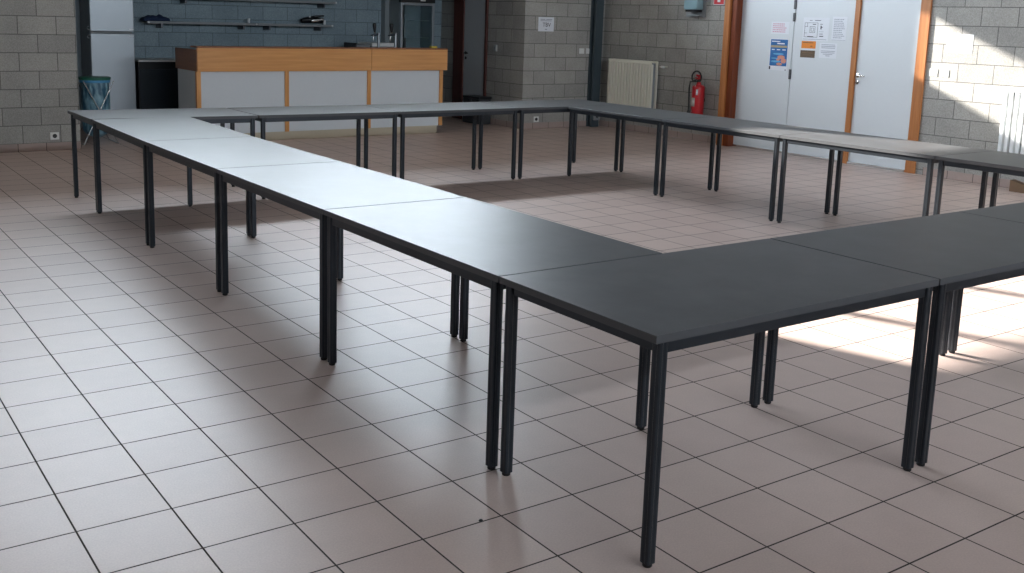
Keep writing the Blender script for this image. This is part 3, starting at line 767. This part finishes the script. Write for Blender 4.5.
mark(e, M['poster_blue'], 'print', [(-wd*.46, wd*.47, -ht*.36, ht*.48)], .002)
for (xa, xb, za, zb) in ((-.40, .05, .40, .43), (-.1, .3, .33, .37), (-.38, -.22, .14, .17), (-.1, .08, .14, .17), (.2, .38, .14, .17)):
    MB().box(-.0046, -.0033, -xb*wd, -xa*wd, za*ht, zb*ht).build('print_line', M['paper'], e)
b = MB().box(-.0046, -.0033, -.44*wd, .44*wd, .22*ht, .29*ht); b.build('band', M['poster_cream'], e)
b = MB()
for (cx_, cz_, rx_, rz_) in ((.16, -.08, .20, .06), (.30, -.19, .15, .08), (.0, -.16, .10, .035), (.08, -.30, .16, .045)):
    b.prism([(cx_*wd+rx_*wd*math.cos(q*math.pi/8), cz_*ht+rz_*ht*math.sin(q*math.pi/8)) for q in range(16)], .0034, .0046, Matrix.Rotation(math.radians(-90), 4, 'Y') @ Matrix(((0, 1, 0, 0), (-1, 0, 0, 0), (0, 0, 1, 0), (0, 0, 0, 1))))
b.build('warm_picture', M['poster_skin'], e)
b = MB()
for (cx_, cz_, rx_, rz_) in ((-.12, -.22, .28, .03), (.0, .02, .3, .03), (-.2, -.12, .2, .02)):
    b.prism([(cx_*wd+rx_*wd*math.cos(q*math.pi/8), cz_*ht+rz_*ht*math.sin(q*math.pi/8)) for q in range(16)], .0034, .0040, Matrix.Rotation(math.radians(-90), 4, 'Y') @ Matrix(((0, 1, 0, 0), (-1, 0, 0, 0), (0, 0, 1, 0), (0, 0, 0, 1))))
b.build('light_picture', M['poster_light'], e)
mark(e, M['ink'], 'corner_mark', [(-wd*.48, -wd*.40, -ht*.48, -ht*.38), (wd*.40, wd*.46, -ht*.49, -ht*.46)], .002)
e, wd, ht = door_paper(18.28+dy, 16.98+dy, 4.85, 5.80, 'plan_sheet', M['paper'], 'white floor plan sheet with line drawing on the middle door', 'notice', 0, DG)
ln = .004; rs = []
def rect(xa, xb, za, zb):
    return [(xa, xb, za, za+ln), (xa, xb, zb-ln, zb), (xa, xa+ln, za, zb), (xb-ln, xb, za, zb)]
rs += rect(-.17, .03, -.10, .08) + rect(-.09, -.01, -.045, .035) + rect(-.072, -.028, -.027, .017)
rs += [(-.17, -.12, .03, .034), (-.13, -.126, .03, .08), (-.17, -.13, -.05, -.046), (-.05, .0, .055, .063), (-.12, -.03, -.098, -.088), (.06, .10, .06, .066), (.07, .085, .0, .045), (.08, .10, .02, .03), (.06, .11, -.06, -.054), (.06, .12, -.09, -.08), (-.1, -.06, .105, .11), (-.02, .07, .105, .112)]
mark(e, M['ink'], 'drawing', rs, .002)
mark(e, M['ink_soft'], 'caption', [(-.18, .17, -.128, -.122), (.05, .12, -.03, -.026)], .002)
e, wd, ht = door_paper(16.83+dy, 16.14+dy, 4.90, 5.85, 'list_sheet', M['paper'], 'white list sheet right of the floor plan on the middle door', 'notice', 0, DG)
mark(e, M['ink_soft'], 'print', text_lines(wd, ht*.85, 11, .78, 9), .002)
mark(e, M['ink_soft'], 'edge_line', [(-wd*.48, wd*.48, -ht*.49, -ht*.475)], .002)
e, wd, ht = door_paper(18.29+dy, 17.57+dy, 4.53, 4.83, 'orange_flyer', M['orange'], 'orange flyer below the floor plan on the middle door', 'flyer', 0, DG)
mark(e, M['brown_card'], 'print', [(-.09, .07, .022, .030), (.03, .06, -.02, -.012)], .002)
e, wd, ht = door_paper(18.32+dy, 17.58+dy, 4.15, 4.45, 'brown_flyer', M['brown_card'], 'dark brown flyer directly below the orange one on middle door', 'flyer', 0, DG)
mark(e, M['wood_raw'], 'print', [(-.08, .08, .01, .02), (-.07, .05, -.015, -.008)], .002)
e, wd, ht = door_paper(17.37+dy, 16.52+dy, 4.17, 4.78, 'text_sheet', M['paper'], 'white text sheet right of the orange flyer on middle door', 'notice', 0, DG)
rs = []
for k, hw in enumerate((.10, .105, .10, .0, .105, .10, .07, .03)):
    z = ht*.40-k*ht*.105
    if hw: rs += [(-hw, hw, z-.006, z+.002)]
mark(e, M['ink_soft'], 'print', rs, .002)

# ------------------------------------------------------------------ notices on the block walls
def text_mesh(body, size, name, m, parent, loc, rot):
    cu = bpy.data.curves.new(name, 'FONT'); cu.body = body; cu.size = size; cu.align_x = 'CENTER'; cu.align_y = 'CENTER'; cu.extrude = .0006
    tmp = bpy.data.objects.new(name, cu); col.objects.link(tmp)
    dg = bpy.context.evaluated_depsgraph_get()
    me = bpy.data.meshes.new_from_object(tmp.evaluated_get(dg))
    bpy.data.objects.remove(tmp); bpy.data.curves.remove(cu)
    me.materials.clear(); me.materials.append(m); me.name = name
    o = bpy.data.objects.new(name, me); col.objects.link(o); o.parent = parent; o.location = loc; o.rotation_euler = rot
    return o
e = thing('wall_notice', 'white printed notice on the block wall above the far right corner table', 'notice', P(20.64, YB, 5.195), 0, 'printed notices on block walls')
MB().box(-.148, .148, -.003, 0, -.106, .106, .0006, 1).build('sheet', M['paper'], e)
text_mesh('TBV', .088, 'lettering', M['ink'], e, (.01, -.0036, -.01), (math.radians(90), 0, 0))
b = MB()
for (xa, xb, za, zb) in ((-.11, -.02, .066, .078), (.0, .11, .066, .078), (-.11, .1, .047, .056), (-.02, .02, -.082, -.070)): b.box(xa, xb, -.0042, -.0031, za, zb)
b.build('small_print', M['ink_soft'], e)
e = wall_plate(XR, 11.07, 4.96, .305, .205, 'wall_notice', M['paper_sun'], 'white printed notice in the sun on the wall right of the doors', 'notice', 'printed notices on block walls', .003)
text_mesh('TBV', .085, 'lettering', M['ink_soft'], e, (-.0036, -.01, -.01), (math.radians(90), 0, math.radians(-90)))
mark(e, M['ink_soft'], 'small_print', [(-.10, -.02, .066, .074), (.0, .11, .066, .074), (-.11, .1, .047, .053), (-.02, .02, -.08, -.072)], .003)

# ------------------------------------------------------------------ switches, sockets
def switch(loc, rz, name, lab, cat, group, kind):
    """plate in local xz plane facing local -y"""
    e = thing(name, lab, cat, loc, rz, group)
    MB().box(-.048, .048, -.006, 0, -.042, .042, .002, 2).build('plate', M['plastic_white'], e)
    if kind == 'rocker':
        MB().box(-.030, .030, -.009, -.005, -.028, .028, .0015, 2, Matrix.Rotation(math.radians(4), 3, 'X')).build('rocker', M['plastic_white'], e)
    else:
        MB().lathe([(.024, 0), (.024, .004), (.019, .004), (.019, .001), (0, .001)], 24, Matrix.Translation((0, -.006, 0)) @ Matrix.Rotation(math.radians(90), 4, 'X'), cap=False).build('well', M['black'], e, 40)
        b = MB()
        for x in (-.009, .009): b.lathe([(.003, 0), (.003, .004)], 8, Matrix.Translation((x, -.009, 0)) @ Matrix.Rotation(math.radians(90), 4, 'X'))
        b.build('contact', M['chrome'], e)
    return e
SW = 'light switches'
switch(P(23.0, YB, 3.89), 0, 'light_switch', 'left light switch on notice wall beside the corner column', 'switch', SW, 'rocker')
switch(P(23.46, YB, 3.89), 0, 'light_switch', 'light switch nearest the corner column on the notice wall', 'switch', SW, 'rocker')
switch(P(XR, 11.98, 3.86), math.radians(-90), 'light_switch', 'light switch nearest the door frame on the sunlit wall', 'switch', SW, 'rocker')
switch(P(XR, 11.53, 3.85), math.radians(-90), 'light_switch', 'right light switch on sunlit wall, between door and white radiator', 'switch', SW, 'rocker')
SO = 'wall sockets'
switch(P(20.23, YB, .47), 0, 'wall_socket', 'white wall socket low on the notice wall, seen under the table', 'socket', SO, 'socket')
switch(P(-2.69, YB, .55), 0, 'wall_socket', 'white wall socket low on the left block wall', 'socket', SO, 'socket')
e = thing('wall_socket', 'dark socket box low on the corner column', 'socket', P(23.76, YB-.42, .56), 0, SO)
MB().box(-.05, .05, -.045, 0, -.06, .06, .006).build('box', M['plastic_grey'], e)
MB().lathe([(.024, 0), (.024, .004), (0, .004)], 20, Matrix.Translation((0, -.045, .0)) @ Matrix.Rotation(math.radians(90), 4, 'X'), cap=False).build('well', M['black'], e, 40)
e = thing('wall_intercom', 'small grey wall box on the dark side wall by the bar door', 'switch', P(BX1, 33.15, 3.92))
MB().box(-.03, 0, -.036, .036, -.05, .05, .006).build('box', M['wall_box'], e); MB().box(-.034, -.03, -.015, .015, -.02, .02, .002).build('button', M['plastic_grey'], e)

# crumb on the floor
b = MB().lathe([(0, 0), (.006, .001), (.008, .004), (.005, .008), (0, .009)], 10, cap=False)
tag(b.build('crumb', M['black'], None, 60, P(-5.27, -2.0, 0)), 'tiny dark crumb on the floor tiles left of the nearest table legs', 'crumb')
